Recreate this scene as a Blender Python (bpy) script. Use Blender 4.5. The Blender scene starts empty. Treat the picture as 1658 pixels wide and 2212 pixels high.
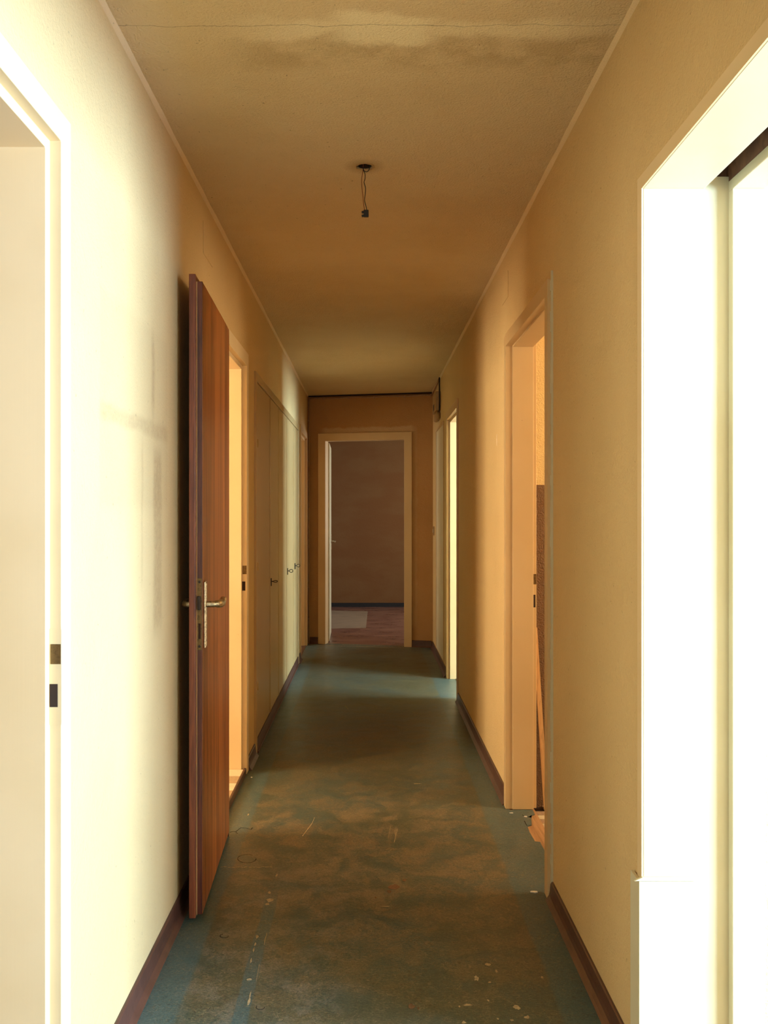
import bpy, bmesh, math, random
from mathutils import Vector
random.seed(7)
S = bpy.context.scene
COL = S.collection
# ------------------------------------------------------------------ camera
F_PX, VX, VY, EYE = 2000.0, 797.0, 1110.0, 1.282      # frame 1658 x 2212
cd = bpy.data.cameras.new('camera'); cam = bpy.data.objects.new('camera', cd); COL.objects.link(cam)
cam.location = (0, 0, EYE); cam.rotation_euler = (math.pi/2, 0, 0)
cd.sensor_fit = 'VERTICAL'; cd.sensor_height = 24.0; cd.sensor_width = 24.0*1658/2212
cd.lens = F_PX/2212*24.0
cd.shift_x = (829-VX)/2212; cd.shift_y = (VY-1106)/2212
cd.clip_start = 0.02; cd.clip_end = 100
S.camera = cam
# ------------------------------------------------------------------ world, light, exposure
w = bpy.data.worlds.new('world'); S.world = w; w.use_nodes = True
bg = w.node_tree.nodes['Background']; bg.inputs[0].default_value = (0.62, 0.78, 1.0, 1); bg.inputs[1].default_value = 1.2
S.view_settings.view_transform = 'Standard'; S.view_settings.look = 'None'
S.view_settings.exposure = 0.3; S.view_settings.gamma = 1.0; S.view_settings.use_curve_mapping = False
S.cycles.max_bounces = 12; S.cycles.diffuse_bounces = 8; S.cycles.glossy_bounces = 4
S.cycles.sample_clamp_indirect = 6.0; S.cycles.use_denoising = True
S.cycles.denoiser = 'OPENIMAGEDENOISE'; S.cycles.denoising_input_passes = 'RGB_ALBEDO_NORMAL'; S.cycles.denoising_prefilter = 'ACCURATE'
S.cycles.caustics_reflective = False

def window_light(name, loc, rot, sx, sy, power, color):
    l = bpy.data.lights.new(name, 'AREA'); l.shape = 'RECTANGLE'; l.size = sx; l.size_y = sy
    l.energy = power; l.color = color
    o = bpy.data.objects.new(name, l); COL.objects.link(o); o.location = loc; o.rotation_euler = rot
    return o
HP = math.pi/2
EAST = (HP, 0, HP)      # placed at +X, shining to -X
WEST = (HP, 0, -HP)     # placed at -X, shining to +X
# daylight at the windows of the rooms that open on to the corridor
window_light('daylight_right_near', (3.86, 0.45, 1.27), EAST, 2.0, 1.25, 880, (0.47, 0.715, 1.0))
window_light('daylight_left_near', (-3.46, 0.2, 1.5), WEST, 1.4, 1.3, 48, (1.0, 0.88, 0.68))
window_light('daylight_left_middle', (-3.06, 3.5, 1.5), WEST, 1.2, 1.3, 150, (1.0, 0.82, 0.52))
window_light('daylight_right_middle', (3.06, 3.1, 1.6), EAST, 1.0, 1.1, 85, (1.0, 0.80, 0.50))
window_light('daylight_right_far', (3.66, 5.62, 1.45), EAST, 1.5, 1.4, 520, (0.60, 0.87, 1.0))
window_light('daylight_left_far', (-3.06, 8.5, 1.5), WEST, 1.2, 1.3, 40, (1.0, 0.82, 0.55))
window_light('daylight_end_room', (2.66, 10.7, 1.5), EAST, 1.7, 1.4, 110, (0.95, 0.97, 0.9))
window_light('daylight_corridor_start', (0.0, -1.86, 1.5), (HP, 0, 0), 0.8, 1.2, 12, (1.0, 0.95, 0.82))

# ------------------------------------------------------------------ materials
def _n(nt, t, **kw):
    n = nt.nodes.new(t)
    for k, v in kw.items(): setattr(n, k, v)
    return n
def mth(nt, op, a, b=None, c=None, clamp=False):
    n = _n(nt, 'ShaderNodeMath', operation=op, use_clamp=clamp)
    for i, v in enumerate((a, b, c)):
        if v is None: continue
        if isinstance(v, (int, float)): n.inputs[i].default_value = v
        else: nt.links.new(v, n.inputs[i])
    return n.outputs[0]
def mixc(nt, f, a, b):
    n = _n(nt, 'ShaderNodeMix', data_type='RGBA')
    for s, v in ((n.inputs[0], f), (n.inputs[6], a), (n.inputs[7], b)):
        if isinstance(v, (int, float)): s.default_value = v
        elif isinstance(v, tuple): s.default_value = (*v, 1)
        else: nt.links.new(v, s)
    return n.outputs[2]
def noise(nt, vec, scale, detail=4, rough=0.5, dist=0.0):
    n = _n(nt, 'ShaderNodeTexNoise'); n.inputs['Scale'].default_value = scale
    n.inputs['Detail'].default_value = detail; n.inputs['Roughness'].default_value = rough
    n.inputs['Distortion'].default_value = dist
    nt.links.new(vec, n.inputs['Vector']); return n.outputs[0]
def ramp(nt, v, lo, hi):
    n = _n(nt, 'ShaderNodeMapRange', interpolation_type='SMOOTHSTEP')
    nt.links.new(v, n.inputs[0]); n.inputs[1].default_value = lo; n.inputs[2].default_value = hi
    return n.outputs[0]
def scaled(nt, vec, s):
    n = _n(nt, 'ShaderNodeMapping'); n.inputs['Scale'].default_value = s
    nt.links.new(vec, n.inputs[0]); return n.outputs[0]
def band(nt, v, lo, hi, soft):
    a = ramp(nt, v, lo-soft, lo+soft); b = ramp(nt, v, hi+soft, hi-soft)
    b = _n(nt, 'ShaderNodeMapRange', interpolation_type='SMOOTHSTEP')
    nt.links.new(v, b.inputs[0]); b.inputs[1].default_value = hi-soft; b.inputs[2].default_value = hi+soft
    b.inputs[3].default_value = 1; b.inputs[4].default_value = 0
    return mth(nt, 'MULTIPLY', a, b.outputs[0])
def mul(nt, *v):
    r = v[0]
    for x in v[1:]: r = mth(nt, 'MULTIPLY', r, x)
    return r
class M:
    """a material under construction: m.nt, m.p object position, m.x m.y m.z"""
    def __init__(s, name, rough=0.6, spec=0.4):
        s.m = bpy.data.materials.new(name); s.m.use_nodes = True; s.nt = s.m.node_tree
        s.b = s.nt.nodes['Principled BSDF']; s.b.inputs['Roughness'].default_value = rough
        s.b.inputs['Specular IOR Level'].default_value = spec
        g = _n(s.nt, 'ShaderNodeNewGeometry'); s.p = g.outputs['Position']
        x = _n(s.nt, 'ShaderNodeSeparateXYZ'); s.nt.links.new(s.p, x.inputs[0]); s.x, s.y, s.z = x.outputs
    def color(s, v):
        if isinstance(v, tuple): s.b.inputs['Base Color'].default_value = (*v, 1)
        else: s.nt.links.new(v, s.b.inputs['Base Color'])
    def rough(s, v): s.nt.links.new(v, s.b.inputs['Roughness'])
    def bump(s, h, strength, dist):
        n = _n(s.nt, 'ShaderNodeBump'); n.inputs['Strength'].default_value = strength
        n.inputs['Distance'].default_value = dist; s.nt.links.new(h, n.inputs['Height'])
        s.nt.links.new(n.outputs[0], s.b.inputs['Normal'])

def plaster(name, base, grain=1.0, extra=None, dirt=0.25, rough=0.75):
    m = M(name, rough, 0.25); nt = m.nt
    big = ramp(nt, noise(nt, m.p, 1.3, 5, 0.6), 0.35, 0.7)
    c = mixc(nt, mth(nt, 'MULTIPLY', big, dirt), base, tuple(v*k for v, k in zip(base, (0.82, 0.74, 0.62))))
    pits = ramp(nt, noise(nt, m.p, 75, 2, 0.5), 0.72, 0.78)
    c = mixc(nt, mth(nt, 'MULTIPLY', pits, 0.6*grain), c, tuple(v*0.35 for v in base))
    if extra: c = extra(m, c)
    m.color(c)
    m.bump(mth(nt, 'ADD', noise(nt, m.p, 140, 4, 0.6), mth(nt, 'MULTIPLY', noise(nt, m.p, 34, 2), 0.7)), 0.6*grain, 0.007)
    return m.m

WALL = (0.62, 0.44, 0.215)
def left_wall_marks(m, c):
    nt = m.nt; br = (0.30, 0.18, 0.075)
    wob = mth(nt, 'MULTIPLY', mth(nt, 'SUBTRACT', noise(nt, m.p, 9, 4), 0.5), 0.03)
    z = mth(nt, 'ADD', m.z, wob); y = mth(nt, 'ADD', m.y, wob)
    dust = ramp(nt, noise(nt, m.p, 55, 5, 0.7), 0.2, 0.8)
    shelf = mul(nt, band(nt, z, 1.500, 1.540, 0.012), band(nt, y, 2.10, 2.80, 0.03))
    s1 = mul(nt, band(nt, y, 2.60, 2.63, 0.02), band(nt, z, 1.56, 1.78, 0.06))
    s2 = mul(nt, band(nt, y, 2.48, 2.50, 0.012), band(nt, z, 1.10, 1.47, 0.05))
    s3 = mul(nt, band(nt, y, 2.62, 2.72, 0.02), band(nt, z, 0.95, 1.46, 0.04))
    s4 = mul(nt, band(nt, y, 2.10, 2.80, 0.01), band(nt, z, 1.30, 1.80, 0.02))
    t = mth(nt, 'ADD', mul(nt, shelf, 0.55), mth(nt, 'ADD', mul(nt, s1, 0.9), mth(nt, 'ADD', mul(nt, s2, 0.5), mul(nt, s3, 0.8))), clamp=True)
    t = mul(nt, t, mth(nt, 'ADD', mul(nt, dust, 0.45), 0.25))
    t = mth(nt, 'ADD', t, mul(nt, s4, 0.10), clamp=True)
    side = band(nt, m.x, -0.7, -0.55, 0.01)
    return mixc(nt, mul(nt, t, side), c, br)
def ceiling_marks(m, c):
    nt = m.nt
    wob = mth(nt, 'MULTIPLY', mth(nt, 'SUBTRACT', noise(nt, m.p, 4, 5, 0.65), 0.5), 0.16)
    y = mth(nt, 'ADD', m.y, wob)
    dirt = mul(nt, band(nt, y, 2.27, 2.42, 0.05), ramp(nt, noise(nt, m.p, 7, 5, 0.7), 0.38, 0.6), band(nt, m.x, -0.33, 0.62, 0.08))
    c = mixc(nt, mul(nt, dirt, 0.36), c, (0.33, 0.215, 0.085))
    pale = mul(nt, band(nt, y, 2.19, 2.27, 0.02), band(nt, m.x, -0.25, 0.55, 0.15))
    pale2 = mul(nt, band(nt, y, 2.16, 2.31, 0.02), band(nt, m.x, -0.08, 0.16, 0.05))
    c = mixc(nt, mth(nt, 'MAXIMUM', mul(nt, pale, 0.6), mul(nt, pale2, 0.85)), c, (0.88, 0.76, 0.50))
    wob2 = mth(nt, 'MULTIPLY', mth(nt, 'SUBTRACT', noise(nt, m.p, 12, 5, 0.6), 0.5), 0.035)
    crack = mul(nt, band(nt, mth(nt, 'ADD', m.y, wob2), 2.2135, 2.2150, 0.0009), ramp(nt, noise(nt, m.p, 3, 2), 0.25, 0.45))
    c = mixc(nt, mul(nt, crack, 0.75), c, (0.10, 0.06, 0.03))
    # sooty shade around the lamp outlet
    ring = _n(nt, 'ShaderNodeVectorMath', operation='DISTANCE'); nt.links.new(m.p, ring.inputs[0]); ring.inputs[1].default_value = (-0.015, 3.115, 2.45)
    h = _n(nt, 'ShaderNodeMapRange'); nt.links.new(ring.outputs['Value'], h.inputs[0]); h.inputs[1].default_value = 0.03; h.inputs[2].default_value = 0.075; h.inputs[3].default_value = 0.5; h.inputs[4].default_value = 0
    return mixc(nt, h.outputs[0], c, (0.25, 0.14, 0.05))
def end_wall_marks(m, c):
    nt = m.nt
    wob = mth(nt, 'MULTIPLY', mth(nt, 'SUBTRACT', noise(nt, m.p, 11, 4, 0.6), 0.5), 0.07)
    z = mth(nt, 'ADD', m.z, wob)
    halo = mul(nt, band(nt, z, 2.05, 2.125, 0.012), band(nt, m.x, -0.46, 0.42, 0.04))
    halo2 = mul(nt, band(nt, mth(nt, 'ADD', m.x, mul(nt, wob, 0.5)), 0.40, 0.46, 0.012), band(nt, m.z, 0.2, 2.1, 0.05))
    return mixc(nt, mth(nt, 'ADD', mul(nt, halo, 0.5), mul(nt, halo2, 0.25), clamp=True), c, (0.66, 0.47, 0.26))
m_wall = plaster('nicotine_plaster', WALL)
m_wall_left = plaster('nicotine_plaster_marked', WALL, extra=left_wall_marks)
m_ceil = plaster('ceiling_plaster', (0.70, 0.55, 0.33), 1.4, extra=ceiling_marks, dirt=0.45)
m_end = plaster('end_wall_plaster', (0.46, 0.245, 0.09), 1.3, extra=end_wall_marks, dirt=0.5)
m_room = plaster('room_plaster', (0.62, 0.50, 0.30), 0.8)
m_roomy = plaster('warm_room_plaster', (0.72, 0.55, 0.27), 1.0)
def brown_paper(m, c):
    nt = m.nt
    t = ramp(nt, noise(nt, scaled(nt, m.p, (1.6, 1, 3.2)), 1.6, 3), 0.35, 0.7)
    return mixc(nt, mul(nt, t, 0.5), c, (0.18, 0.088, 0.027))
m_brown = plaster('brown_wallpaper', (0.16, 0.062, 0.015), 0.5, extra=brown_paper)
m_dado = plaster('brown_dado_paint', (0.20, 0.105, 0.045), 2.2, rough=0.5)
m_dusty = plaster('cove_bead_plaster', (0.72, 0.55, 0.33), 0.7)

def paint(name, base, rough=0.42, streak=0.5, chips=0.6):
    m = M(name, rough, 0.45); nt = m.nt
    st = noise(nt, scaled(nt, m.p, (260, 260, 2.0)), 1.0, 3)
    c = mixc(nt, ramp(nt, noise(nt, m.p, 2.2, 4), 0.35, 0.7), base, tuple(v*k for v, k in zip(base, (0.93, 0.9, 0.84))))
    spots = ramp(nt, noise(nt, m.p, 46, 3, 0.55), 0.755, 0.775)
    c = mixc(nt, mul(nt, spots, chips), c, (0.19, 0.10, 0.04))
    m.color(c)
    m.bump(mth(nt, 'ADD', st, mul(nt, noise(nt, m.p, 60, 2), 0.12)), 0.2*streak, 0.0006)
    return m.m
m_paint = paint('cream_frame_paint', (0.70, 0.53, 0.30))
m_paint_tan = paint('tan_frame_paint', (0.60, 0.415, 0.21))
m_paint_white = paint('ivory_frame_paint', (0.60, 0.54, 0.37), chips=0.3)
m_cab = paint('cupboard_gloss_paint', (0.45, 0.30, 0.135), 0.33, 0.02, 0.0)
m_light_patch = paint('painted_light_patch', (0.74, 0.66, 0.50), 0.35, 0.3, 0.2)  # pale colour stands in for light falling on the far right wall

def simple(name, base, rough=0.5, metal=0.0, var=0.3, scale=30, bump=0.15, dark=0.4):
    m = M(name, rough, 0.45); nt = m.nt; m.b.inputs['Metallic'].default_value = metal
    t = ramp(nt, noise(nt, m.p, scale, 4, 0.6), 0.4, 0.68)
    m.color(mixc(nt, mul(nt, t, var), base, tuple(v*dark for v in base)))
    m.bump(noise(nt, m.p, scale*4, 3), bump, 0.002)
    return m.m
m_skirt = simple('brown_skirting_vinyl', (0.085, 0.034, 0.022), 0.38, var=0.4, scale=18)
m_black = simple('black_plastic', (0.012, 0.010, 0.010), 0.5)
m_wire_red = simple('red_brown_wire', (0.20, 0.035, 0.012), 0.5)
m_iron = simple('aged_iron', (0.045, 0.032, 0.024), 0.5, 0.6)
m_steel = simple('worn_nickel', (0.72, 0.62, 0.46), 0.28, 0.95, var=0.75, scale=160, dark=0.28)
m_brass = simple('tarnished_brass_plate', (0.20, 0.12, 0.045), 0.45, 0.7, var=0.7, scale=90)
m_chime = simple('yellowed_plastic', (0.42, 0.25, 0.10), 0.4)
m_dark = simple('dark_cavity_wood', (0.035, 0.014, 0.006), 0.9)
m_cable = simple('painted_cable', (0.36, 0.21, 0.10), 0.6)
m_chalk = simple('bare_plaster_flake', (0.72, 0.66, 0.55), 0.9, var=0.2)
m_worn = simple('pale_lino_backing', (0.42, 0.31, 0.17), 0.8, var=0.6, scale=140)
m_brownspot = simple('rust_brown_stain', (0.17, 0.085, 0.04), 0.7, var=0.6, scale=120)
m_crack = simple('lino_crack', (0.015, 0.012, 0.010), 0.9)
m_tile_a = simple('cream_tile', (0.66, 0.56, 0.38), 0.25, var=0.15, scale=25)
m_tile_b = simple('tan_tile', (0.40, 0.27, 0.15), 0.25, var=0.3, scale=60)
m_tile_c = simple('speckled_mosaic', (0.45, 0.30, 0.19), 0.35, var=0.8, scale=260)

def wood(name, a, b, rough, sc=(42, 42, 0.9), spots=0.0):
    m = M(name, rough, 0.5); nt = m.nt
    v = scaled(nt, m.p, sc)
    g = noise(nt, v, 1.0, 5, 0.55, 0.6); g2 = noise(nt, scaled(nt, m.p, tuple(k*5 for k in sc)), 1.0, 3)
    c = mixc(nt, ramp(nt, g, 0.32, 0.68), a, b)
    c = mixc(nt, mul(nt, ramp(nt, g2, 0.5, 0.75), 0.45), c, tuple(x*0.45 for x in a))
    dk = ramp(nt, noise(nt, scaled(nt, m.p, (9, 9, 1.6)), 1, 3), 0.55, 0.8)
    c = mixc(nt, mul(nt, dk, 0.4), c, tuple(x*0.5 for x in a))
    m.color(c); m.bump(g2, 0.15, 0.001); return m.m
m_leaf = wood('mahogany_door', (0.14, 0.032, 0.009), (0.42, 0.135, 0.028), 0.34)
m_leaf_lip = wood('worn_mahogany_edge', (0.12, 0.027, 0.014), (0.24, 0.065, 0.024), 0.35, (60, 60, 3))
m_leaf_core = wood('dark_mahogany_rebate', (0.055, 0.014, 0.012), (0.15, 0.035, 0.018), 0.4, (70, 70, 4))
m_thresh = wood('bare_wood_threshold', (0.30, 0.15, 0.06), (0.45, 0.25, 0.11), 0.7, (30, 2, 30))
m_sill = wood('dark_wood_sill', (0.055, 0.022, 0.010), (0.11, 0.05, 0.022), 0.5, (30, 2, 30))
m_lath = wood('pine_lath', (0.50, 0.26, 0.10), (0.62, 0.36, 0.15), 0.6, (30, 30, 3))
m_osb = wood('rough_lintel_board', (0.09, 0.035, 0.015), (0.20, 0.09, 0.04), 0.8, (9, 14, 9))

def lino():
    m = M('worn_green_linoleum', 0.4, 0.4); nt = m.nt; p = m.p
    big = noise(nt, p, 2.0, 6, 0.62); mid = noise(nt, p, 8, 6, 0.68, 0.6); fine = noise(nt, p, 55, 5, 0.75, 1.5)
    teal = (0.062, 0.084, 0.064); green = (0.074, 0.074, 0.038); brown = (0.205, 0.142, 0.072)
    c = mixc(nt, ramp(nt, big, 0.38, 0.62), teal, green)
    wear_y = mth(nt, 'MAXIMUM', band(nt, m.y, 2.55, 4.3, 0.5), mul(nt, band(nt, m.y, 4.0, 6.3, 0.4), 0.45))
    wear = mul(nt, ramp(nt, mth(nt, 'ADD', mul(nt, mid, 0.55), mul(nt, fine, 0.45)), 0.44, 0.58), mth(nt, 'ADD', mul(nt, wear_y, 0.62), 0.22))
    c = mixc(nt, wear, c, brown)
    lefty = mul(nt, band(nt, m.x, -0.52, -0.05, 0.10), band(nt, m.y, 2.0, 3.3, 0.35), ramp(nt, mth(nt, 'ADD', mul(nt, noise(nt, p, 15, 4, .6), .6), mul(nt, fine, .4)), 0.47, 0.60))
    c = mixc(nt, mul(nt, lefty, 0.45), c, (0.25, 0.21, 0.16))  # mottled pale tint, paints daylight sheen on the near left floor
    # unworn strips that were covered: along both walls and over the seam, tinted bluer as painted sheen
    wob = mth(nt, 'MULTIPLY', mth(nt, 'SUBTRACT', noise(nt, p, 5, 3), 0.5), 0.02)
    xx = mth(nt, 'ADD', m.x, wob)
    ax = mth(nt, 'ABSOLUTE', xx)
    edge = ramp(nt, ax, 0.485, 0.50)
    seam = mul(nt, band(nt, xx, -0.347, -0.306, 0.003), band(nt, m.y, 0.5, 3.1, 0.15))
    t = mth(nt, 'MAXIMUM', mul(nt, edge, 0.72), mul(nt, seam, 0.7))
    c = mixc(nt, t, c, (0.060, 0.118, 0.122))
    # fibre-like scuffs
    vo = _n(nt, 'ShaderNodeTexVoronoi', feature='DISTANCE_TO_EDGE'); vo.inputs['Scale'].default_value = 26
    dv = _n(nt, 'ShaderNodeVectorMath', operation='ADD'); nn = _n(nt, 'ShaderNodeTexNoise'); nn.inputs['Scale'].default_value = 9; nn.inputs['Detail'].default_value = 4
    nt.links.new(p, nn.inputs['Vector']); sc2 = _n(nt, 'ShaderNodeVectorMath', operation='SCALE'); nt.links.new(nn.outputs['Color'], sc2.inputs[0]); sc2.inputs['Scale'].default_value = 0.25
    nt.links.new(p, dv.inputs[0]); nt.links.new(sc2.outputs[0], dv.inputs[1]); nt.links.new(dv.outputs[0], vo.inputs['Vector'])
    ln = _n(nt, 'ShaderNodeMapRange'); nt.links.new(vo.outputs['Distance'], ln.inputs[0]); ln.inputs[1].default_value = 0.0; ln.inputs[2].default_value = 0.03; ln.inputs[3].default_value = 1; ln.inputs[4].default_value = 0
    scuff = mul(nt, ln.outputs[0], ramp(nt, fine, 0.44, 0.58), ramp(nt, mid, 0.36, 0.56))
    c = mixc(nt, mul(nt, scuff, 0.8), c, (0.36, 0.28, 0.15))
    speck = ramp(nt, noise(nt, p, 120, 3, 0.6), 0.72, 0.78)
    c = mixc(nt, mul(nt, speck, 0.6), c, (0.36, 0.29, 0.17))
    dks = ramp(nt, fine, 0.53, 0.64)
    c = mixc(nt, mul(nt, dks, 0.5), c, (0.022, 0.022, 0.015))
    grit = ramp(nt, noise(nt, p, 170, 4, 0.7, 0.8), 0.42, 0.60)
    c = mixc(nt, mul(nt, grit, 0.38), c, (0.015, 0.020, 0.016))
    grit2 = ramp(nt, noise(nt, scaled(nt, p, (90, 210, 1)), 1.0, 4, 0.7, 1.2), 0.52, 0.64)
    c = mixc(nt, mul(nt, grit2, 0.40), c, (0.24, 0.20, 0.115))
    m.color(c)
    r = mth(nt, 'ADD', mul(nt, mid, 0.28), 0.24); m.rough(r)
    m.bump(mth(nt, 'ADD', mul(nt, noise(nt, p, 3.5, 2), 5.0), mth(nt, 'ADD', mid, mul(nt, fine, 0.5))), 0.25, 0.006)
    return m.m
m_lino = lino()
def red_floor():
    m = M('red_brown_linoleum', 0.3, 0.5); nt = m.nt
    mid = noise(nt, scaled(nt, m.p, (3, 8, 1)), 1, 5, 0.6)
    c = mixc(nt, ramp(nt, mid, 0.4, 0.65), (0.13, 0.052, 0.036), (0.22, 0.10, 0.062))
    m.color(c); m.rough(mth(nt, 'ADD', mul(nt, mid, 0.3), 0.15)); m.bump(mid, 0.2, 0.01); return m.m
m_red = red_floor()
m_pale_lino = simple('pale_faded_linoleum', (0.30, 0.21, 0.13), 0.35, var=0.35, scale=6)

# ------------------------------------------------------------------ mesh helpers
def box(bm, x0, x1, y0, y1, z0, z1):
    v = [bm.verts.new(c) for c in ((x0,y0,z0),(x1,y0,z0),(x1,y1,z0),(x0,y1,z0),(x0,y0,z1),(x1,y0,z1),(x1,y1,z1),(x0,y1,z1))]
    for f in ((0,3,2,1),(4,5,6,7),(0,1,5,4),(1,2,6,5),(2,3,7,6),(3,0,4,7)): bm.faces.new([v[i] for i in f])
def B(*boxes):
    bm = bmesh.new()
    for b in boxes: box(bm, *b)
    return bm
def obj(name, bm, mat, parent=None, kind=None, bevel=0.0, smooth=False, label=None, cat=None, group=None, seg=2):
    bmesh.ops.recalc_face_normals(bm, faces=bm.faces)
    me = bpy.data.meshes.new(name); bm.to_mesh(me); bm.free(); me.materials.append(mat)
    if smooth:
        for p in me.polygons: p.use_smooth = True
    o = bpy.data.objects.new(name, me); COL.objects.link(o)
    if parent: o.parent = parent
    if bevel:
        md = o.modifiers.new('bevel', 'BEVEL'); md.width = bevel; md.segments = seg; md.limit_method = 'ANGLE'
    tag(o, label, cat, group, kind); return o
def tag(o, label=None, cat=None, group=None, kind=None):
    if label: o['label'] = label
    if cat: o['category'] = cat
    if group: o['group'] = group
    if kind: o['kind'] = kind
    return o
def empty(name, loc, label, cat, rz=0.0, group=None):
    o = bpy.data.objects.new(name, None); COL.objects.link(o); o.location = loc; o.rotation_euler = (0, 0, rz)
    o.empty_display_size = 0.05
    return tag(o, label, cat, group)
def struct(name, bm, mat, parent=None, **k):
    return obj(name, bm, mat, parent, kind=None if parent else 'structure', **k)
def prism(bm, pts, axis, a, b):
    """extrude a 2-D outline along axis 'x'/'y'/'z' from a to b"""
    def P(p, t): return {'x': (t, p[0], p[1]), 'y': (p[0], t, p[1]), 'z': (p[0], p[1], t)}[axis]
    v0 = [bm.verts.new(P(p, a)) for p in pts]; v1 = [bm.verts.new(P(p, b)) for p in pts]; n = len(pts)
    bm.faces.new(v0); bm.faces.new(v1[::-1])
    for i in range(n): bm.faces.new([v0[i], v0[(i+1) % n], v1[(i+1) % n], v1[i]])
def tube(bm, pts, r, n=10):
    pts = [Vector(p) for p in pts]; rings = []
    up = Vector((0.13, 0.21, 0.97)).normalized()
    for i, p in enumerate(pts):
        d = (pts[min(i+1, len(pts)-1)] - pts[max(i-1, 0)]).normalized()
        a = d.cross(up)
        if a.length < 1e-3: a = d.cross(Vector((1, 0, 0)))
        a.normalize(); b = d.cross(a).normalized()
        rr = r[i] if isinstance(r, (list, tuple)) else r
        rings.append([bm.verts.new(p + a*math.cos(t)*rr + b*math.sin(t)*rr) for t in (2*math.pi*k/n for k in range(n))])
    for i in range(len(rings)-1):
        for k in range(n): bm.faces.new([rings[i][k], rings[i][(k+1) % n], rings[i+1][(k+1) % n], rings[i+1][k]])
    bm.faces.new(rings[0]); bm.faces.new(rings[-1][::-1])
def smooth_path(pts, n=6):
    pts = [Vector(p) for p in pts]; out = []
    for i in range(len(pts)-1):
        p0, p1, p2, p3 = pts[max(i-1, 0)], pts[i], pts[i+1], pts[min(i+2, len(pts)-1)]
        for k in range(n):
            t = k/n
            out.append(0.5*((2*p1)+(p2-p0)*t+(2*p0-5*p1+4*p2-p3)*t*t+(3*p1-p0-3*p2+p3)*t**3))
    out.append(pts[-1]); return out
def u_frame(bm, prof, side, xw, y0, y1, H, zb=0.0):
    """sweep a (u depth into the wall, v away from the opening) outline round a door opening, mitred"""
    rings = []
    for k in range(4):
        ring = []
        for u, v in prof:
            y, z = ((y0-v, zb), (y0-v, H+v), (y1+v, H+v), (y1+v, zb))[k]
            ring.append(bm.verts.new((side*(xw+u), y, z)))
        rings.append(ring)
    n = len(prof)
    for k in range(3):
        for i in range(n): bm.faces.new([rings[k][i], rings[k][(i+1) % n], rings[k+1][(i+1) % n], rings[k+1][i]])
    bm.faces.new(rings[0]); bm.faces.new(rings[3][::-1])

XL, XR, T, H = 0.610, 0.610, 0.108, 2.45
YB, YEL, YER = -1.6, 9.16, 8.87           # corridor start, far corners
# door openings: (rebate edges along the corridor)
L1, L2, L3 = (0.98, 1.813), (3.70, 4.56), (8.22, 9.00)
R1, R2, R3 = (0.60, 2.065), (3.13, 4.02), (6.38, 7.20)
CAB = (4.93, 7.90)
HO = 2.012

# ------------------------------------------------------------------ room shell
def side_wall(s, x, holes, ya, yb, z1=H):
    """one wall with openings cut right down to the floor; holes = [(y0, y1, top)]"""
    bs = []; y = ya
    lo, hi = (x, x+T) if s > 0 else (-x-T, -x)
    for a, b, top in holes:
        bs.append((lo, hi, y, a, -0.05, z1)); bs.append((lo, hi, a, b, top, z1)); y = b
    bs.append((lo, hi, y, yb, -0.05, z1))
    return B(*bs)
e = 0.018   # the frames fill the last centimetres of each hole
struct('wall_left', side_wall(-1, XL, [(L1[0]-e, L1[1]+e, HO+e), (L2[0]-e, L2[1]+e, HO+e), (CAB[0], CAB[1], 2.03), (L3[0]-e, L3[1]+e, HO+e)], YB, 9.9), m_wall_left)
struct('wall_right', side_wall(1, XR, [(R1[0]-.03, R1[1]+.03, 2.0395), (R2[0]-e, R2[1]+e, HO+e), (R3[0]-e, R3[1]+e, HO+e)], YB, 9.3), m_wall)
struct('wall_behind', B((-XL, -0.45, YB-0.12, YB, 0, H), (0.45, XR, YB-0.12, YB, 0, H), (-0.45, 0.45, YB-0.12, YB, 0, 0.85), (-0.45, 0.45, YB-0.12, YB, 2.15, H)), m_wall)

# end wall: skewed, nearer on the right
EA = math.atan2(YER-YEL, XR+XL); ELEN = math.hypot(YER-YEL, XR+XL)
def epos(u, d=0.0, z=0.0):     # u along the wall from the left corner, d behind it
    return (-XL+u*math.cos(EA)-d*math.sin(EA), YEL+u*math.sin(EA)+d*math.cos(EA), z)
eu0, eu1 = 0.188, 0.976        # opening, measured along the wall
def at_end(o): o.location = (-XL, YEL, 0); o.rotation_euler = (0, 0, EA); return o
at_end(struct('wall_end', B((-0.02, eu0-e, 0, T, -0.05, H), (eu1+e, ELEN+0.02, 0, T, -0.05, H), (eu0-e, eu1+e, 0, T, HO+e, H)), m_end))

# ceiling with the ragged lamp outlet hole
def ceiling_mesh():
    bm = bmesh.new(); cx, cy, q = -0.015, 3.115, 0.08
    for a in ((-XL-T, cx-q, YB-.1, 10.0), (cx+q, XR+T, YB-.1, 10.0), (cx-q, cx+q, YB-.1, cy-q), (cx-q, cx+q, cy+q, 10.0)):
        box(bm, a[0], a[1], a[2], a[3], H, H+0.12)
    n = 32; inn, out = [], []
    for k in range(n):
        t = 2*math.pi*k/n; r = 0.027+0.003*math.sin(3*t)+random.uniform(-0.002, 0.003)
        c, s_ = math.cos(t), math.sin(t); m_ = q/max(abs(c), abs(s_))
        inn.append((cx+c*r, cy+s_*r)); out.append((cx+c*m_, cy+s_*m_))
    vi = [bm.verts.new((*p, H)) for p in inn]; vo = [bm.verts.new((*p, H)) for p in out]
    vu = [bm.verts.new((cx+(p[0]-cx)*.9, cy+(p[1]-cy)*.9, H+0.05)) for p in inn]
    for k in range(n):
        j = (k+1) % n
        bm.faces.new([vi[k], vi[j], vo[j], vo[k]]); bm.faces.new([vi[k], vu[k], vu[j], vi[j]])
    return bm
ceil = struct('ceiling', ceiling_mesh(), m_ceil)
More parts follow.
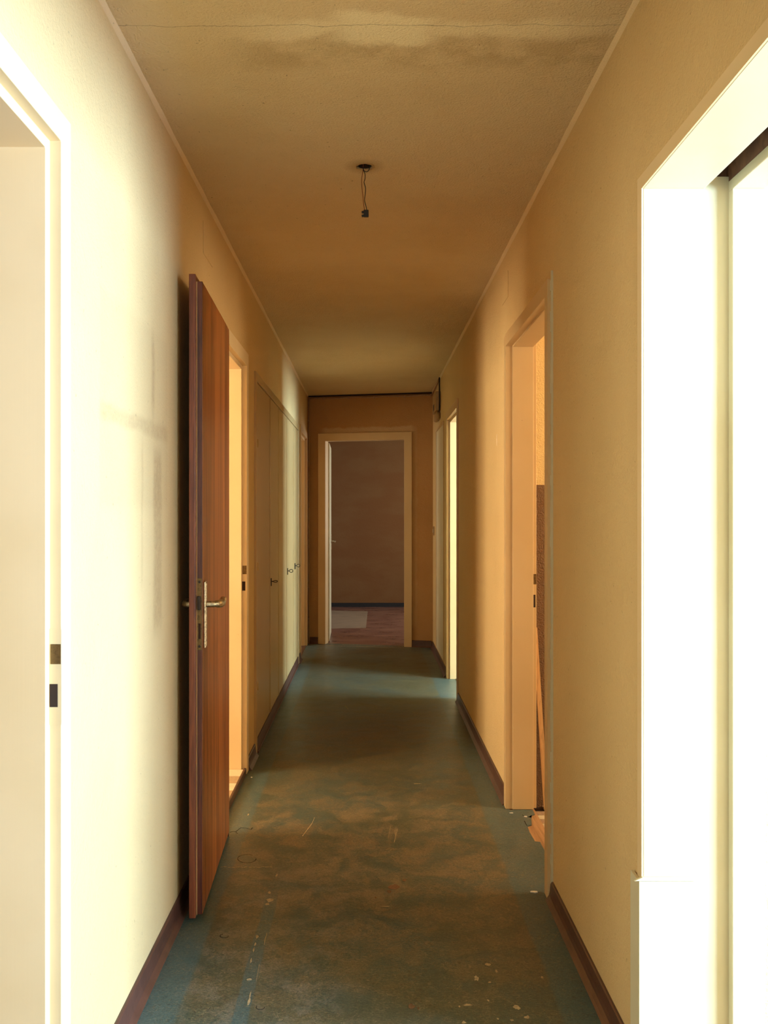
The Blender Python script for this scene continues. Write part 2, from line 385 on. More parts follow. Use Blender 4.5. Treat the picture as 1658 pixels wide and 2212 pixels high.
# outlet box above the hole
bm = bmesh.new(); 
cup0 = [bm.verts.new((-0.015+math.cos(t)*.0215, 3.115+math.sin(t)*.0215, H+.0015)) for t in (2*math.pi*k/20 for k in range(20))]
cup1 = [bm.verts.new((v.co.x, v.co.y, H+.05)) for v in cup0]
for k in range(20): bm.faces.new([cup0[k], cup0[(k+1)%20], cup1[(k+1)%20], cup1[k]])
bm.faces.new(cup1)
obj('outlet_box', bm, m_dark, ceil, label='dark ragged hole of the lamp outlet')
# broken rim around the hole
bm = bmesh.new()
rim = []
for k in range(23):
    t = math.radians(150+k*12); r = 0.031+random.uniform(-0.0012, 0.0012)
    rim.append((-0.015+math.cos(t)*r, 3.115+math.sin(t)*r, H-0.0005))
tube(bm, rim, [0.0016+0.001*random.random() for _ in rim], 6)
obj('broken_rim', bm, m_chime, ceil)

def slab(name, x0, x1, y0, y1, zt, mat, **k): return struct(name, B((x0, x1, y0, y1, zt-0.06, zt)), mat, **k)

# corridor floor: lino sheet with tabs into the doorways and the torn edge at the right doorway
tear = [(0.7075, 4.003), (0.7066, 3.952), (0.6917, 3.941), (0.6716, 3.916), (0.684, 3.905), (0.6688, 3.815), (0.6495, 3.80), (0.646, 3.729), (0.6487, 3.624), (0.668, 3.618), (0.667, 3.519), (0.664, 3.3), (0.668, 3.135)]
out = [(-XL+.001, YB), (-XL+.001, L1[0]), (-XL-.02, L1[0]), (-XL-.02, L1[1]), (-XL+.001, L1[1]), (-XL+.001, YEL-.001)]
out += [epos(eu0)[:2], epos(eu0, .06)[:2], epos(eu1, .06)[:2], epos(eu1)[:2], (XR-.001, YER)]
out += [(XR-.001, R3[1]), (XR+.06, R3[1]), (XR+.06, R3[0]), (XR-.001, R3[0]), (XR-.001, 4.012), (.7075, 4.012)] + tear + [(XR-.001, 3.135), (XR-.001, R1[1]), (XR+.12, R1[1]), (XR+.12, R1[0]), (XR-.001, R1[0]), (XR-.001, YB)]
bm = bmesh.new(); prism(bm, out, 'z', -0.003, 0.0)
bmesh.ops.triangulate(bm, faces=bm.faces)
floor = struct('floor', bm, m_lino)
struct('floor_screed', B((-XL-.9, XR+T, YB-.1, 9.9, -0.1, -0.0032)), m_thresh)

# loose details of the floor sheet
def px_floor(x, y, z=0.0):
    Z = (EYE-z)*F_PX/(y-VY); return ((x-VX)*Z/F_PX, Z)
def blob(bm, cx, cy, rx, ry, z0=0.0001, z1=0.0006, n=9):
    ph = random.random()*6
    prism(bm, [(cx+math.cos(2*math.pi*k/n+ph)*rx*random.uniform(.45, 1.15), cy+math.sin(2*math.pi*k/n+ph)*ry*random.uniform(.45, 1.15)) for k in range(n)], 'z', z0, z1)
bm = bmesh.new()
for x, y, w_, h_ in ((584,1944,9,5),(578,1953,5,4),(581,1928,4,4),(597,1891,3,3),(555,2024,4,4),(548,2052,2,6),(551,2040,2,4),(542,2075,2,6),(539,2116,6,3),(540,2150,2,9),(537,2165,3,9),(572,2030,1.5,7),
        (1054,2084,8,3.5),(1029,2114,7,6),(1072,2098,3,4),(1057,2122,4,3),(1171,2112,3,4),(1116,2176,8,6),(1138,2198,9,5),(1010,2171,12,2.5),(1054,2161,2.5,3),(1002,2209,6,3),(1075,2201,4,2),(1105,2204,4,2),(992,2174,2,2.5),
        (382,1998,3,3),(350,2068,1.5,3),(536,1760,1.5,3),(833,1958,12,1.0),(1220,2031,1.5,2),(1224,2040,1,2),(900,1693,10,0.8),(853,1800,0.8,8)):
    X, Y = px_floor(x, y); X2 = px_floor(x+w_, y)[0]; Y2 = px_floor(x, y-h_)[1]
    blob(bm, X, Y, X2-X, Y2-Y)
for k in range(13):                     # dashes along the cross seam
    X, Y = px_floor(478+k*9+random.uniform(-2, 2), 1873+random.uniform(-1, 1)); blob(bm, X, Y, random.uniform(.005, .012), .002)
for k in range(34):                     # worn seam at the far end
    t = k/33; X, Y, _ = epos(0.04+t*1.0, -0.10+random.uniform(-.006, .006)+.02*t)
    blob(bm, X, Y, random.uniform(.012, .022), .008)
for k in range(18):
    X, Y, _ = epos(0.36+k*0.035, 0.02+random.uniform(-.004, .004)); blob(bm, X, Y, .013, .008)
obj('worn_spots', bm, m_worn, floor, kind='stuff')
bm = bmesh.new()
for x, y, w_, h_ in ((850,1916,13,6),(873,1901,6,3.5),(840,1926,6,3),(888,2174,8,6),(903,2178,3,3),(811,1939,3,2)):
    X, Y = px_floor(x, y); X2 = px_floor(x+w_, y)[0]; Y2 = px_floor(x, y-h_)[1]
    blob(bm, X, Y, X2-X, Y2-Y, n=12)
obj('rusty_stains', bm, m_brownspot, floor, kind='stuff', label='rust-brown stains on the linoleum')
bm = bmesh.new()
def ribbon(bm, pts, w_=0.002):
    for i in range(len(pts)-1):
        a, b = Vector(px_floor(*pts[i])), Vector(px_floor(*pts[i+1])); d = (b-a).normalized(); nrm = Vector((-d.y, d.x))*w_/2
        ww = random.uniform(.6, 1.3)
        prism(bm, [tuple(a-nrm*ww), tuple(b-nrm*ww), tuple(b+nrm*ww), tuple(a+nrm*ww)], 'z', 0.0001, 0.0005)
ribbon(bm, [(496,1798),(503,1796),(509,1797),(516,1791),(520,1788),(532,1789),(542,1792),(545,1788)], .003)
ribbon(bm, [(509,1797),(513,1801)], .002); ribbon(bm, [(1128,1760),(1133,1766),(1140,1764)], .002); ribbon(bm, [(1132,1773),(1137,1783),(1148,1783)], .003)
ribbon(bm, [(650,1402),(662,1391)], .006)
def ring_mark(cx, cy, rx, ry, part=1.0):
    pts = [(cx+rx*math.cos(t), cy+ry*math.sin(t)) for t in (2*math.pi*part*k/18 for k in range(19))]; ribbon(bm, pts, .0022)
ring_mark(533, 1855, 20, 9, .85); ring_mark(562, 2176, 9, 5, .6); ring_mark(484, 2022, 9, 4, .7)
obj('lino_cracks', bm, m_crack, floor, kind='stuff', label='dark cracks and ring marks in the linoleum')
bm = bmesh.new()
ribbon(bm, [(679,1766),(674,1778),(653,1806)], .0022); ribbon(bm, [(858,1790),(851,1820)], .002); ribbon(bm, [(843,1785),(838,1812)], .0014); ribbon(bm, [(745,1524),(752,1532)], .003)
ribbon(bm, [(560,2082),(553,2120)], .0014); ribbon(bm, [(576,2016),(570,2042)], .0014)
obj('scratches', bm, m_worn, floor, kind='stuff')

# plaster flakes lying about
for i, (x, y, w_, h_, lb) in enumerate(((1135,1765,.009,.006,'white plaster flake beside the torn linoleum of the right doorway'), (1105,1757,.010,.005,'grey-white flake on the floor before the middle right door jamb'),
        (1154,1928,.014,.009,'largest grey flake, by the near foot of the middle right door frame'), (543,1680,.007,.005,'white plaster crumb by the foot of the yellow doorway frame'))):
    bm = bmesh.new(); blob(bm, 0, 0, w_, h_, 0.0005, 0.0035, 8)
    o = obj('plaster_flake', bm, m_chalk, label=lb, cat='debris', group='plaster flakes on the linoleum'); X, Y = px_floor(x, y); o.location = (X, Y, 0.0001)

# ------------------------------------------------------------------ side rooms (what their doorways and light imply)
def room(tag_, x0, x1, y0, y1, side, mwall, mfloor, win, zf=-0.012, zc=H, near=True):
    """far wall with a window opening, two cross walls, ceiling and floor"""
    wy0, wy1, wz0, wz1 = win; xo = x1 if side > 0 else x0; t = 0.2
    a, b = (xo, xo+t) if side > 0 else (xo-t, xo)
    struct('wall_'+tag_, B((a, b, y0-.1, wy0, zf, zc), (a, b, wy1, y1+.1, zf, zc), (a, b, wy0, wy1, zf, wz0), (a, b, wy0, wy1, wz1, zc),
        *([(x0, x1, y0-.1, y0, zf, zc)] if near else []), (x0, x1, y1, y1+.1, zf, zc)), mwall)
    struct('ceiling_'+tag_, B((x0-.2 if side<0 else x0, x1+.2 if side>0 else x1, y0-.1, y1+.1, zc, zc+.1)), mwall)
    struct('floor_'+tag_, B((x0, x1, y0, y1, zf-.08, zf)), mfloor)
    xm = (a+b)/2; f = .05
    o = struct('window_%d' % room.n, B((xm-.03, xm+.03, wy0, wy1, wz0, wz0+f), (xm-.03, xm+.03, wy0, wy1, wz1-f, wz1), (xm-.03, xm+.03, wy0, wy0+f, wz0+f, wz1-f),
        (xm-.03, xm+.03, wy1-f, wy1, wz0+f, wz1-f), (xm-.02, xm+.02, (wy0+wy1)/2-.03, (wy0+wy1)/2+.03, wz0+f, wz1-f)), m_paint_white)
    room.n += 1
room.n = 1
room('right_near', XR+T, 3.7, -1.5, 2.115, 1, m_room, m_thresh, (-.57, 1.47, .62, 1.95), zf=-.004)
room('left_near', -3.3, -XL-T, -1.3, 2.5, -1, m_room, m_thresh, (-.5, .9, .85, 2.15))
room('left_middle', -2.9, -XL-T, 2.62, 4.66, -1, m_roomy, m_dark, (2.9, 4.1, .85, 2.15), zf=0.02)
room('right_middle', XR+T, 2.9, 2.35, 4.10, 1, m_roomy, m_dark, (2.6, 3.6, 1.05, 2.15), zf=-.022)
room('right_far', XR+T, 3.5, 4.4, 7.28, 1, m_room, m_thresh, (4.87, 6.37, .75, 2.15))
room('left_far', -2.9, -XL-T, 7.99, 9.7, -1, m_roomy, m_thresh, (7.9+.2, 9.1, .85, 2.15))
room('end_room', -2.0, 2.5, 9.95, 12.8, 1, m_brown, m_red, (10.05, 11.55, .8, 2.2), zf=-.003, near=False)
struct('wall_end_room_side', B((-2.0, -XL-T, 9.72, 9.95, 0, H), (XR+T, 2.5, 9.2, 9.32, 0, H), (2.5, 2.7, 9.2, 9.86, 0, H)), m_brown)
struct('ceiling_end_room_side', B((-2.0, 2.7, 9.9, 9.96, H, H+.1), (XR+T, 2.7, 9.2, 9.9, H, H+.1)), m_brown)
bm = bmesh.new(); prism(bm, [epos(eu0-.02, .0601)[:2], epos(eu1+.02, .0601)[:2], epos(eu1+.02, .135)[:2], (2.5, 9.2), (2.5, 9.95), (-XL, 9.95), (-XL, 9.3)], 'z', -.0031, -.0012)
bmesh.ops.triangulate(bm, faces=bm.faces); struct('floor_end_room_side', bm, m_red)
# brown painted dado of the middle right room, on its far wall
struct('trim_1', B((XR+T, 2.9, 4.092, 4.10, -.022, 1.41)), m_dado)
struct('trim_6', B((-XL-T-.55, -XL-T, 4.652, 4.66, .02, .07)), m_paint)

# ------------------------------------------------------------------ door frames
def prof_rebate(p, cw, room_side=False, T_=T, rb=0.016, st=0.02):
    a = [(-p, cw), (-p, 0.0), (rb, 0.0), (rb, -st), (T_+.01, -st), (T_+.01, cw), (T_, cw), (T_, .017), (0, .017), (0, cw)]
    if room_side: a = [(T_-u, v) for u, v in a]
    return a
def frame(name, side, xw, ys, p, cw, mat, room_side=False, rb=.016, st=.02):
    bm = bmesh.new(); u_frame(bm, prof_rebate(p, cw, room_side, rb=rb, st=st), side, xw, ys[0], ys[1], HO)
    return struct(name, bm, mat, bevel=0.0015)
d1 = frame('door_1', -1, XL, L1, .008, .058, m_paint)
d2 = frame('door_2', -1, XL, L2, .008, .066, m_paint)
d3 = frame('door_3', -1, XL, L3, .008, .06, m_paint_tan)
d5 = frame('door_5', 1, XR, R3, .010, .06, m_paint_tan)
# middle right frame: proud casing on the corridor, rebate on the room side
bm = bmesh.new()
u_frame(bm, [(-.018, .052), (-.018, 0.0), (.012, 0.0), (.012, -.006), (.102, -.006), (.102, .012), (.118, .012), (.118, .06), (T, .06), (T, .0175), (0, .0175), (0, .052)], 1, XR, R2[0], R2[1], HO)
d4 = struct('door_4', bm, m_paint_tan, bevel=0.0015)
bm = bmesh.new()   # cracked filler line down the casing
for k in range(60):
    z = .05+k*.034; box(bm, XR-.006-random.random()*.004, XR, R2[0]-.0585-random.random()*.003, R2[0]-.052, z, z+.034)
obj('filler_seam', bm, m_paint_white, d4)

# strike plates / mortises
def mortises(parent, side, x0, x1, yface, zs, mat_plate, hole=m_dark, wide=True):
    """a painted plate with two dark pockets, on a face that looks towards the camera"""
    a, b = sorted((side*x0, side*x1))
    obj('strike_plate', B((a, b, yface-.0012, yface, zs[3]-.035, zs[0]+.03)), mat_plate, parent)
    w_ = (b-a); obj('latch_pocket', B((a+w_*.12, b-w_*.05, yface-.0018, yface-.0004, zs[1], zs[0])), m_brass, parent, label='upper latch pocket, brass inside')
    obj('bolt_pocket', B((a+w_*.05, b-w_*.30, yface-.0018, yface-.0004, zs[3], zs[2])), hole, parent, label='lower bolt pocket, dark hole')
mortises(d1, -1, XL-.008, XL+.016, L1[1], (1.027, .988, .949, .904), m_paint)
mortises(d2, -1, XL-.008, XL+.016, L2[1], (1.027, .985, .949, .904), m_paint)
mortises(d4, 1, XR+.1025, XR+.118, R2[1]+.012, (1.02, .975, .93, .875), m_paint_tan)
obj('threshold', B((-XL-.006, -XL+.005, L2[0]+.001, L2[1]-.001, -.003, .0315), (-XL-T, -XL-.006, L2[0]+.021, L2[1]-.021, -.003, .0255)), m_sill, d2, bevel=.003)
obj('threshold', B((XR+.0, XR+.1, R2[0]-.01, R2[1]+.01, -.012, -.0028)), m_thresh, d4)
obj('threshold', B((-XL-T, -XL-.021, L1[0], L1[1], -.003, .006)), m_sill, d1)
obj('threshold', B((-XL-T, -XL, L3[0], L3[1], -.003, .004)), m_sill, d3)
obj('threshold', B((XR+.061, XR+T, R3[0], R3[1], -.003, .004)), m_sill, d5)

# end wall frame
bm = bmesh.new()
rings = []
pr = [(-.015, .075), (-.015, 0), (.088, 0), (.088, .012), (.118, .012), (.118, .07), (.108, .07), (.108, .017), (0, .017), (0, .075)]
for k in range(4):
    ring = []
    for d_, v in pr:
        u, z = ((eu0-v, 0), (eu0-v, 1.998+v), (eu1+v, 1.998+v), (eu1+v, 0))[k]
        ring.append(bm.verts.new((u, d_, z)))
    rings.append(ring)
for k in range(3):
    for i in range(len(pr)): bm.faces.new([rings[k][i], rings[k][(i+1) % len(pr)], rings[k+1][(i+1) % len(pr)], rings[k+1][i]])
bm.faces.new(rings[0]); bm.faces.new(rings[3][::-1])
d6 = at_end(struct('door_6', bm, m_paint_tan, bevel=.0015))

# wide right doorway with the sliding-door slot
y1 = R1[1]; y0 = R1[0]
d7 = struct('door_7', B((XR+.001, XR+.138, y1, y1+.03, 0, 2.008), (XR+.001, XR+.138, y0-.03, y0, 0, 2.008),          # first jamb boards
    (XR+.001, XR+.138, y0-.03, y1+.03, 2.008, 2.0392)), m_paint_white, bevel=.0015)
obj('jamb_board', B((XR+.200, XR+.273, y1, y1+.03, 0, 2.008), (XR+.200, XR+.273, y0-.03, y0, 0, 2.008), (XR+.200, XR+.273, y0-.03, y1+.03, 2.008, 2.0315), (XR+.207, XR+.273, y0-.03, y1+.05, 2.0315, 2.15)), m_paint_white, d7, bevel=.0015)
obj('slot_backing', B((XR+.138, XR+.200, y1+.022, y1+.032, 0, 2.042), (XR+.138, XR+.200, y0-.032, y0-.022, 0, 2.042)), m_paint_white, d7)
obj('slot_lintel', B((XR+.1325, XR+.1378, y0-.03, y1+.05, 2.0395, 2.14), (XR+.2005, XR+.206, y0-.03, y1+.05, 2.032, 2.14), (XR+.1325, XR+.206, y0-.03, y1+.05, 2.14, 2.15), (XR+.138, XR+.2, y1+.033, y1+.05, 2.0, 2.14)), m_osb, d7, label='dark rough timber inside the head slot')
obj('casing_strip', B((XR-.003, XR+.001, y1+.0002, y1+.032, 0, 2.0385), (XR-.003, XR+.001, y0-.032, y0-.0002, 0, 2.0385), (XR-.003, XR+.001, y0, y1, 2.0082, 2.0385)), m_paint, d7)
bm = B((XR-.011, XR+.112, y1-.008, y1-.0002, 0.002, .465), (XR-.011, XR-.0032, y1-.0002, y1+.06, 0.002, .465))
prism(bm, [(XR-.022, .4655), (XR+.112, .4655), (XR+.112, .474), (XR-.003, .474)], 'y', y1-.008, y1-.0002)
obj('corner_guard', bm, m_paint_white, d7, bevel=.001, label='thin cladding board over the lower jamb')
struct('wall_right_near_return', B((XR+.273, XR+.6, y1+.012, y1+.06, 0, H)), m_room)
struct('trim_7', B((XR+T, XR+.273, y0-.03, y1+.05, 2.14, H)), m_room)
# ------------------------------------------------------------------ skirtings
def skirt(bm, side, xw, a, b, h=.062):
    prof = [(0, 0), (.026, 0), (.020, .006), (.013, .016), (.010, .03), (.008, h-.004), (.005, h), (0, h)]
    prism(bm, [(side*(xw-d), z) for d, z in prof], 'y', a, b)
bm = bmesh.new()
for a, b in ((YB, L1[0]-.06), (L1[1]+.06, L2[0]-.067), (L2[1]+.067, CAB[0]-.02), (CAB[1]+.02, L3[0]-.062)): skirt(bm, -1, XL, a, b)
struct('baseboard_left', bm, m_skirt)
bm = bmesh.new()
for a, b in ((YB, R1[0]-.033), (R1[1]+.061, R2[0]-.053), (R2[1]+.053, R3[0]-.062), (R3[1]+.062, YER-.01)): skirt(bm, 1, XR, a, b)
struct('baseboard_right', bm, m_skirt)
bm = bmesh.new()
for a, b in ((0.025, eu0-.076), (eu1+.076, ELEN-.012)):
    prism(bm, [(0, 0), (-.022, 0), (-.012, .014), (-.008, .062), (0, .066)], 'x', a, b)
at_end(struct('baseboard_end', bm, m_skirt))
struct('baseboard_end_room', B((-2.0, 2.5, 12.785, 12.8, -.003, .052)), m_black)
# cove beads in the ceiling corners
for i, (s, xw, ya, yb) in enumerate(((-1, XL, YB, YEL-.02), (1, XR, YB, YER-.02))):
    bm = bmesh.new(); n = 80; prev = None
    for k in range(n+1):
        y = ya+(yb-ya)*k/n; j = random.uniform(-.0012, .0012)
        ring = [bm.verts.new((s*(xw-dx), y, H-dz)) for dx, dz in ((-.002, -.002), (.012+j, -.002), (.008+j, .004), (.004, .008+j), (-.002, .012+j))]
        if prev:
            for q in range(5): bm.faces.new([prev[q], prev[(q+1) % 5], ring[(q+1) % 5], ring[q]])
        else: bm.faces.new(ring)
        prev = ring
    bm.faces.new(prev[::-1]); struct('trim_%d' % (i+2), bm, m_dusty)

# ------------------------------------------------------------------ tiled floors seen through the doorways
tf = struct('floor_tiling_left', B((-1.5, -XL-T, L2[0]-.3, 4.652, .0195, .0215)), m_dark)
g = .1145
for ix in range(5):
    for iy in range(9):
        x1_, y1_ = -XL-T+.0-ix*g-.001, 4.65-iy*g
        if y1_-g < L2[0]-.25: continue
        o = obj('floor_tile', B((x1_-g+.003, x1_-.001, y1_-g+.003, y1_, .0215, .0275)), m_tile_a if (ix+iy) % 2 == 0 else m_tile_b, tf, bevel=.001, seg=1)
# strip of the same tiling inside the door reveal
g2 = g
for iy in range(7):
    y1_ = 4.535-iy*g
    obj('floor_tile', B((-XL-T-.005, -XL-.0065, y1_-g+.002, y1_, .0256, .0292)), m_tile_a if iy % 2 == 0 else m_tile_b, tf)
tf = struct('floor_tiling_right', B((.7115, .95, 3.2, 4.09, -.0215, -.014)), m_dark)
g = .052
for ix in range(4):
    for iy in range(14):
        x0_, y1_ = .7125+ix*g, 4.008-iy*g if ix < 1 else 4.088-iy*g
        obj('floor_tile', B((x0_, x0_+g-.003, y1_-g+.003, y1_, -.014, -.006)), m_tile_a if (ix+iy) % 2 else m_tile_c, tf)

# ------------------------------------------------------------------ built-in cupboard row
cab = empty('built_in_cupboard', (-XL, CAB[0], 0), 'tan gloss-painted row of tall built-in cupboard doors in the left wall', 'cupboard')
cab['label'] = 'long tan built-in cupboard with five tall flush doors in the left wall'
def cp(name, bs, mat, **k):
    bs = [(a+XL, b+XL, c-CAB[0], d-CAB[0], e_, f) for a, b, c, d, e_, f in bs]
    return obj(name, B(*bs), mat, k.pop('parent', cab), **k)
cp('carcass', [(-XL-.50, -XL-.48, CAB[0], CAB[1], .0, 2.03), (-XL-.48, -XL-.005, CAB[0]-.0, CAB[0]+.02, 0, 2.03), (-XL-.48, -XL-.005, CAB[1]-.02, CAB[1], 0, 2.03),
    (-XL-.48, -XL-.005, CAB[0]+.02, CAB[1]-.02, 2.012, 2.03), (-XL-.48, -XL-.005, CAB[0]+.02, CAB[1]-.02, 0.0, .075)], m_dark)
fx = -XL+.006
cp('face_frame', [(-XL-.012, fx+.006, CAB[0]-.02, CAB[0]+.028, 0, 2.04), (-XL-.012, fx+.006, CAB[1]-.028, CAB[1]+.02, 0, 2.04), (-XL-.012, fx+.006, CAB[0]+.028, CAB[1]-.028, 1.992, 2.04)], m_cab, bevel=.004)
cp('plinth', [(-XL-.012, fx+.004, CAB[0]+.028, CAB[1]-.028, 0, .070), (-XL-.012, fx+.012, CAB[0]+.028, CAB[1]-.028, 0, .012)], m_skirt, bevel=.003)
seams = [4.958, 5.64, 6.17, 6.78, 7.39, 7.872]
for i in range(5):
    a, b = seams[i]+.003, seams[i+1]-.003
    dr = cp('door', [(-XL-.014, fx, a, b, .074, 1.989)], m_cab, bevel=.002)
    # thin moulded edge strips
    obj('edge_bead', B(*[(q[0]+XL, q[1]+XL, q[2]-CAB[0], q[3]-CAB[0], q[4], q[5]) for q in ((fx, fx+.003, a, a+.010, .076, 1.987), (fx, fx+.003, b-.010, b, .076, 1.987))]), m_cab, dr, bevel=.001)
    if i in (1, 3, 4):
        yk = (seams[i]+.055 if i != 3 else seams[i]-.035+.03)
        yk = {1: 5.675, 3: 6.815, 4: 7.50}[i]; zk = {1: .868, 3: .862, 4: .862}[i]
        bm = bmesh.new(); box(bm, fx+XL, fx+XL+.007, yk-.007-CAB[0], yk+.007-CAB[0], zk-.028, zk+.020)
        obj('keyhole_plate', bm, m_iron, dr, bevel=.001)
        bm = bmesh.new(); x0_ = fx+XL; yy = yk-CAB[0]
        tube(bm, [(x0_, yy, zk), (x0_+.018, yy, zk)], .0034, 8)
        tw = 0.0 if i != 1 else 1.15
        ring = [(x0_+.030+.0125*math.cos(t), yy+math.sin(tw)*.010*math.sin(t), zk+math.cos(tw)*.011*math.sin(t)) for t in (2*math.pi*k/20 for k in range(21))]
        tube(bm, ring, .0026, 6)
        obj('key', bm, m_iron, dr, smooth=True)
for zh in (1.66, 1.0, .36):
    bm = bmesh.new(); tube(bm, [(.012, .024, zh-.022), (.012, .024, zh+.022)], .006, 8); obj('hinge', bm, m_cab, cab, smooth=True)

# ------------------------------------------------------------------ open mahogany door
leaf = empty('wooden_door', (-.559, 3.70, 0), 'reddish-brown wooden door folded back against the left wall', 'door', .0405)
obj('door_panel', B((-.019, 0, -.765, 0, .012, 2.019)), m_leaf, leaf, bevel=.0015)
obj('door_lip', B((-.040, -.019, -.785, 0, .008, 2.038)), m_leaf_lip, leaf, bevel=.002, label='overlapping outer lip with worn edge')
obj('rebate_edge', B((-.0188, -.0008, -.7662, -.7652, .013, 2.017)), m_leaf_core, leaf, label='dark rebate edge')
obj('edge_groove', B((-.0205, -.0165, -.7685, -.7652, .012, 2.018)), m_lath, leaf, label='pale worn arris')
lp = obj('lock_plate', B((-.0165, -.002, -.7685, -.7663, .85, 1.078)), m_brass, leaf, bevel=.0008)
obj('latch_bolt', B((-.0155, -.005, -.778, -.7685, .978, 1.022)), m_iron, lp, bevel=.002)
bm = bmesh.new()
for zz in (1.066, .862): tube(bm, [(-.009, -.7685, zz), (-.009, -.7698, zz)], .0042, 10)
obj('screw', bm, m_iron, lp)
obj('bolt_slot', B((-.0125, -.0055, -.7692, -.7684, .886, .935)), m_dark, lp)
bm = B((0, .007, -.742, -.712, .852, 1.066)); ep = obj('escutcheon', bm, m_steel, leaf, bevel=.003, label='long nickel-plated handle plate')
obj('plate_ridge', B((.006, .0085, -.733, -.721, .858, 1.060)), m_steel, ep, bevel=.001)
def lever(s, x0, reach, length):
    bm = bmesh.new(); z0 = .992; y = -.727
    pts = smooth_path([(x0, y, z0), (x0+s*reach*.6, y, z0), (x0+s*reach*.95, y+.012, z0), (x0+s*reach, y+.04, z0-.003), (x0+s*reach, y+length*.75, z0-.004), (x0+s*reach*1.06, y+length*.92, z0+.002), (x0+s*reach*1.1, y+length, z0+.009)], 5)
    n = len(pts); r = [.010 if i < n*.25 else .0095+.0035*math.sin(math.pi*(i/n)) for i in range(n)]
    tube(bm, pts, r, 12); return bm
obj('lever_handle', lever(1, .006, .040, .105), m_steel, leaf, smooth=True, label='bent nickel lever with worn brass patches')
obj('lever_handle', lever(-1, -.038, .024, .07), m_steel, leaf, smooth=True)
bm = bmesh.new()
for zz in (.25, 1.0, 1.78): tube(bm, [(-.044, .006, zz-.045), (-.044, .006, zz+.045)], .0055, 10)
obj('hinge', bm, m_iron, leaf, smooth=True)
bm = bmesh.new(); prism(bm, [(-.010, .0), (.004, .0), (.004, .013), (-.004, .015)], 'x', -.03, -.0); bmesh.ops.translate(bm, verts=bm.verts, vec=(0, -.012, -.003))
obj('corner_block', bm, m_iron, leaf)

# white door standing open in the end room
p = epos(eu0, .125)
lf = empty('painted_door', (p[0]+.002, p[1], 0), 'cream painted door standing open inside the end room', 'door', math.radians(1.0))
obj('door_panel', B((-.04, 0, .004, .76, .008, 1.99)), m_paint_white, lf, bevel=.002)
bm = bmesh.new(); tube(bm, smooth_path([(0, .70, .99), (.03, .70, .99), (.042, .69, .99), (.044, .60, .985)], 4), .008, 10)
obj('lever_handle', bm, m_steel, lf, smooth=True)
obj('handle_plate', B((0, .004, .685, .715, .9, 1.06)), m_steel, lf, bevel=.001)

# pale rectangle of faded lino in the end room
bm = bmesh.new()
q = [px_floor(x, y) for x, y in ((690, 1358), (790, 1356), (794, 1320), (690, 1318))]
prism(bm, q, 'z', -.003, -.0015); o = obj('lino_patch', bm, m_pale_lino); tag(o, 'pale rectangular linoleum patch on the reddish floor of the end room', 'floor patch')

# ------------------------------------------------------------------ lamp outlet wires
wl = empty('hanging_wires', (-.015, 3.115, H), 'two bare lamp wires with a black connector hanging from the ceiling', 'wires')
zt = 0.03
def wr(x, y): return ((x-VX)*3.115/F_PX+.015, 0, (VY-y)*3.115/F_PX+EYE-H)
bm = bmesh.new()
tube(bm, smooth_path([(.008, .01, zt)]+[wr(*q) for q in ((798,357),(797,366),(792,371),(786,369),(784,362),(784,358),(784,366),(788,376),(788,386),(786,394),(789,405),(789,416),(787,432),(790,445),(792,455))], 4), .00135, 7)
obj('black_wire', bm, m_black, wl, smooth=True)
bm = bmesh.new()
tube(bm, smooth_path([(-.006, -.006, zt)]+[wr(*q) for q in ((784,362),(783,372),(781,386),(781,400),(783,420),(785,440),(787,455))], 4), .0011, 7)
obj('red_wire', bm, m_wire_red, wl, smooth=True)
cx_, _, cz_ = wr(788.5, 462)
bm = B((cx_-.0055, cx_+.0115, -.005, .005, cz_-.011, cz_+.013)); 
cb = obj('terminal_block', bm, m_black, wl, bevel=.002)
bm = bmesh.new()
for zz in (-.006, .006):
    tube(bm, [(cx_-.012, 0, cz_+zz-.001), (cx_-.004, 0, cz_+zz)], .0045, 10)
obj('screw_socket', bm, m_black, cb, smooth=True)

# ------------------------------------------------------------------ far end fittings
ec = empty('surface_cable', (-XL, YEL, 0), 'painted cable clipped along the top and down the corner of the end wall', 'cable')
bm = bmesh.new(); u_pts = []
for k in range(25):
    u = .02+(ELEN-.04)*k/24; x, y, _ = epos(u, -.011); u_pts.append((x+XL, y-YEL, H-.032+.004*math.sin(k*.9)))
tube(bm, u_pts, .008, 8); tube(bm, [(.014, -.03, .02), (.013, -.03, 1.2), (.015, -.03, H-.03)], .0065, 8)
xx_ = XR+XL-.012
tube(bm, [(xx_, YER-YEL-.03, H-.035), (xx_, 8.4-YEL, H-.022), (xx_, 7.92-YEL, H-.012)], .007, 8)
obj('cable_run', bm, m_cable, ec, smooth=True)
for k in (3, 8, 13, 19, 24):
    x, y, z = u_pts[k]; obj('cable_clip', B((x-.006, x+.006, y-.012, y+.004, z-.018, z+.009)), m_cable, ec, bevel=.002)
for zz in (.25, .55, .95, 1.35, 1.8, 2.2): obj('cable_clip', B((.002, .023, -.04, -.022, zz-.006, zz+.006)), m_cable, ec, bevel=.002)
# dark gap above the cable
at_end(struct('trim_4', B((.01, ELEN-.01, -.004, .0, H-.016, H-.001)), m_dark))

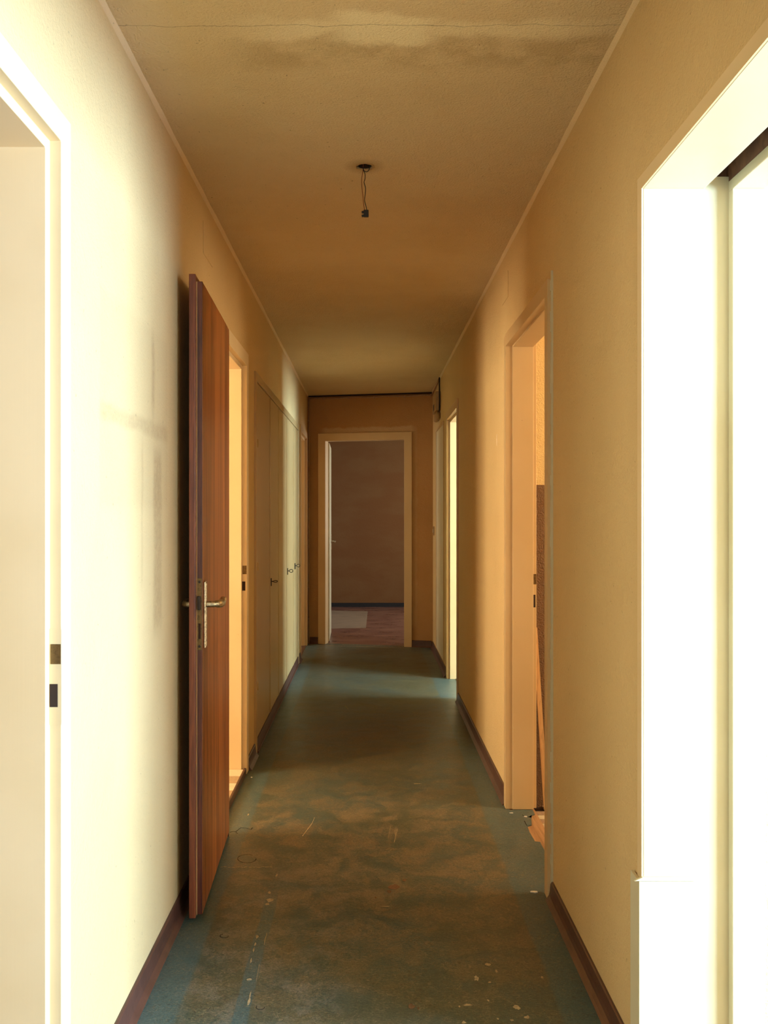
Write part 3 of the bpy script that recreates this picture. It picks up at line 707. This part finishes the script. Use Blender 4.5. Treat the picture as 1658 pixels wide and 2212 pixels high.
ch = empty('door_chime', (XR, 8.02, 2.09), 'small yellowed door chime high on the right wall near the end', 'chime')
obj('housing', B((-.045, 0, -.12, .24, .075, .24)), m_chime, ch, bevel=.006)
bm = bmesh.new()
for k in range(6): box(bm, -.047, -.044, .02, .15, .095+k*.009, .099+k*.009)
obj('sound_slots', bm, m_black, ch)
obj('terminal_cover', B((-.038, 0, -.10, .20, 0.0, .070)), m_chime, ch, bevel=.018, seg=3)
bm = bmesh.new(); tube(bm, [(-.012, -.128, .355), (-.012, -.13, .25), (-.012, -.131, .07)], .006, 8); obj('cable', bm, m_iron, ch, smooth=True)
sw = empty('light_switch', (XR, 8.70, 1.08), 'small cream light switch on the right wall beside the far corner', 'switch')
obj('switch_plate', B((-.008, 0, -.04, .04, 0, .085)), m_chime, sw, bevel=.002); obj('rocker', B((-.014, -.008, -.014, .014, .024, .06)), m_paint_white, sw, bevel=.002)
pn = empty('wall_panel', (XR, 7.52, 0), 'tall panel painted pale as a patch of light on the right wall under the chime', 'panel')
obj('board', B((-.004, 0, .03, .84, .075, 2.015)), m_light_patch, pn)  # added board, paints the patch of light as a pale panel
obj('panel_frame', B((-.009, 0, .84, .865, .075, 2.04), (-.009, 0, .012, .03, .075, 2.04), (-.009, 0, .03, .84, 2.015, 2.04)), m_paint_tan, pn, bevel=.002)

# flush covers of old junction boxes, and a filled fixing
cvl = struct('trim_8', B((-XL, -XL+.0025, 3.40, 3.60, 2.24, 2.36)), m_wall, bevel=.001)
cvr = struct('trim_9', B((XR-.0025, XR, 4.06, 4.24, 2.235, 2.35)), m_wall, bevel=.001)
bm = bmesh.new(); bmesh.ops.create_uvsphere(bm, u_segments=14, v_segments=8, radius=1); bmesh.ops.scale(bm, verts=bm.verts, vec=(.004, .018, .03))
o = obj('wall_plug', bm, m_dusty, smooth=True, label='small pale filled fixing on the sunlit right wall', cat='wall plug'); o.location = (XR, 4.42, 1.635)

# leaning lath in the middle right room
bm = bmesh.new(); a = Vector((.772, 4.045, -.006)); b = Vector((.7305, 4.087, .78)); hx, hy = Vector((.010, 0, 0)), Vector((0, .005, 0))
vs = [bm.verts.new(c+sx*hx+sy*hy) for c in (a, b) for sx, sy in ((-1, -1), (1, -1), (1, 1), (-1, 1))]
for f in ((0, 3, 2, 1), (4, 5, 6, 7), (0, 1, 5, 4), (1, 2, 6, 5), (2, 3, 7, 6), (3, 0, 4, 7)): bm.faces.new([vs[i] for i in f])
obj('wooden_lath', bm, m_lath, label='thin pine lath leaning in the corner behind the right doorway', cat='board')
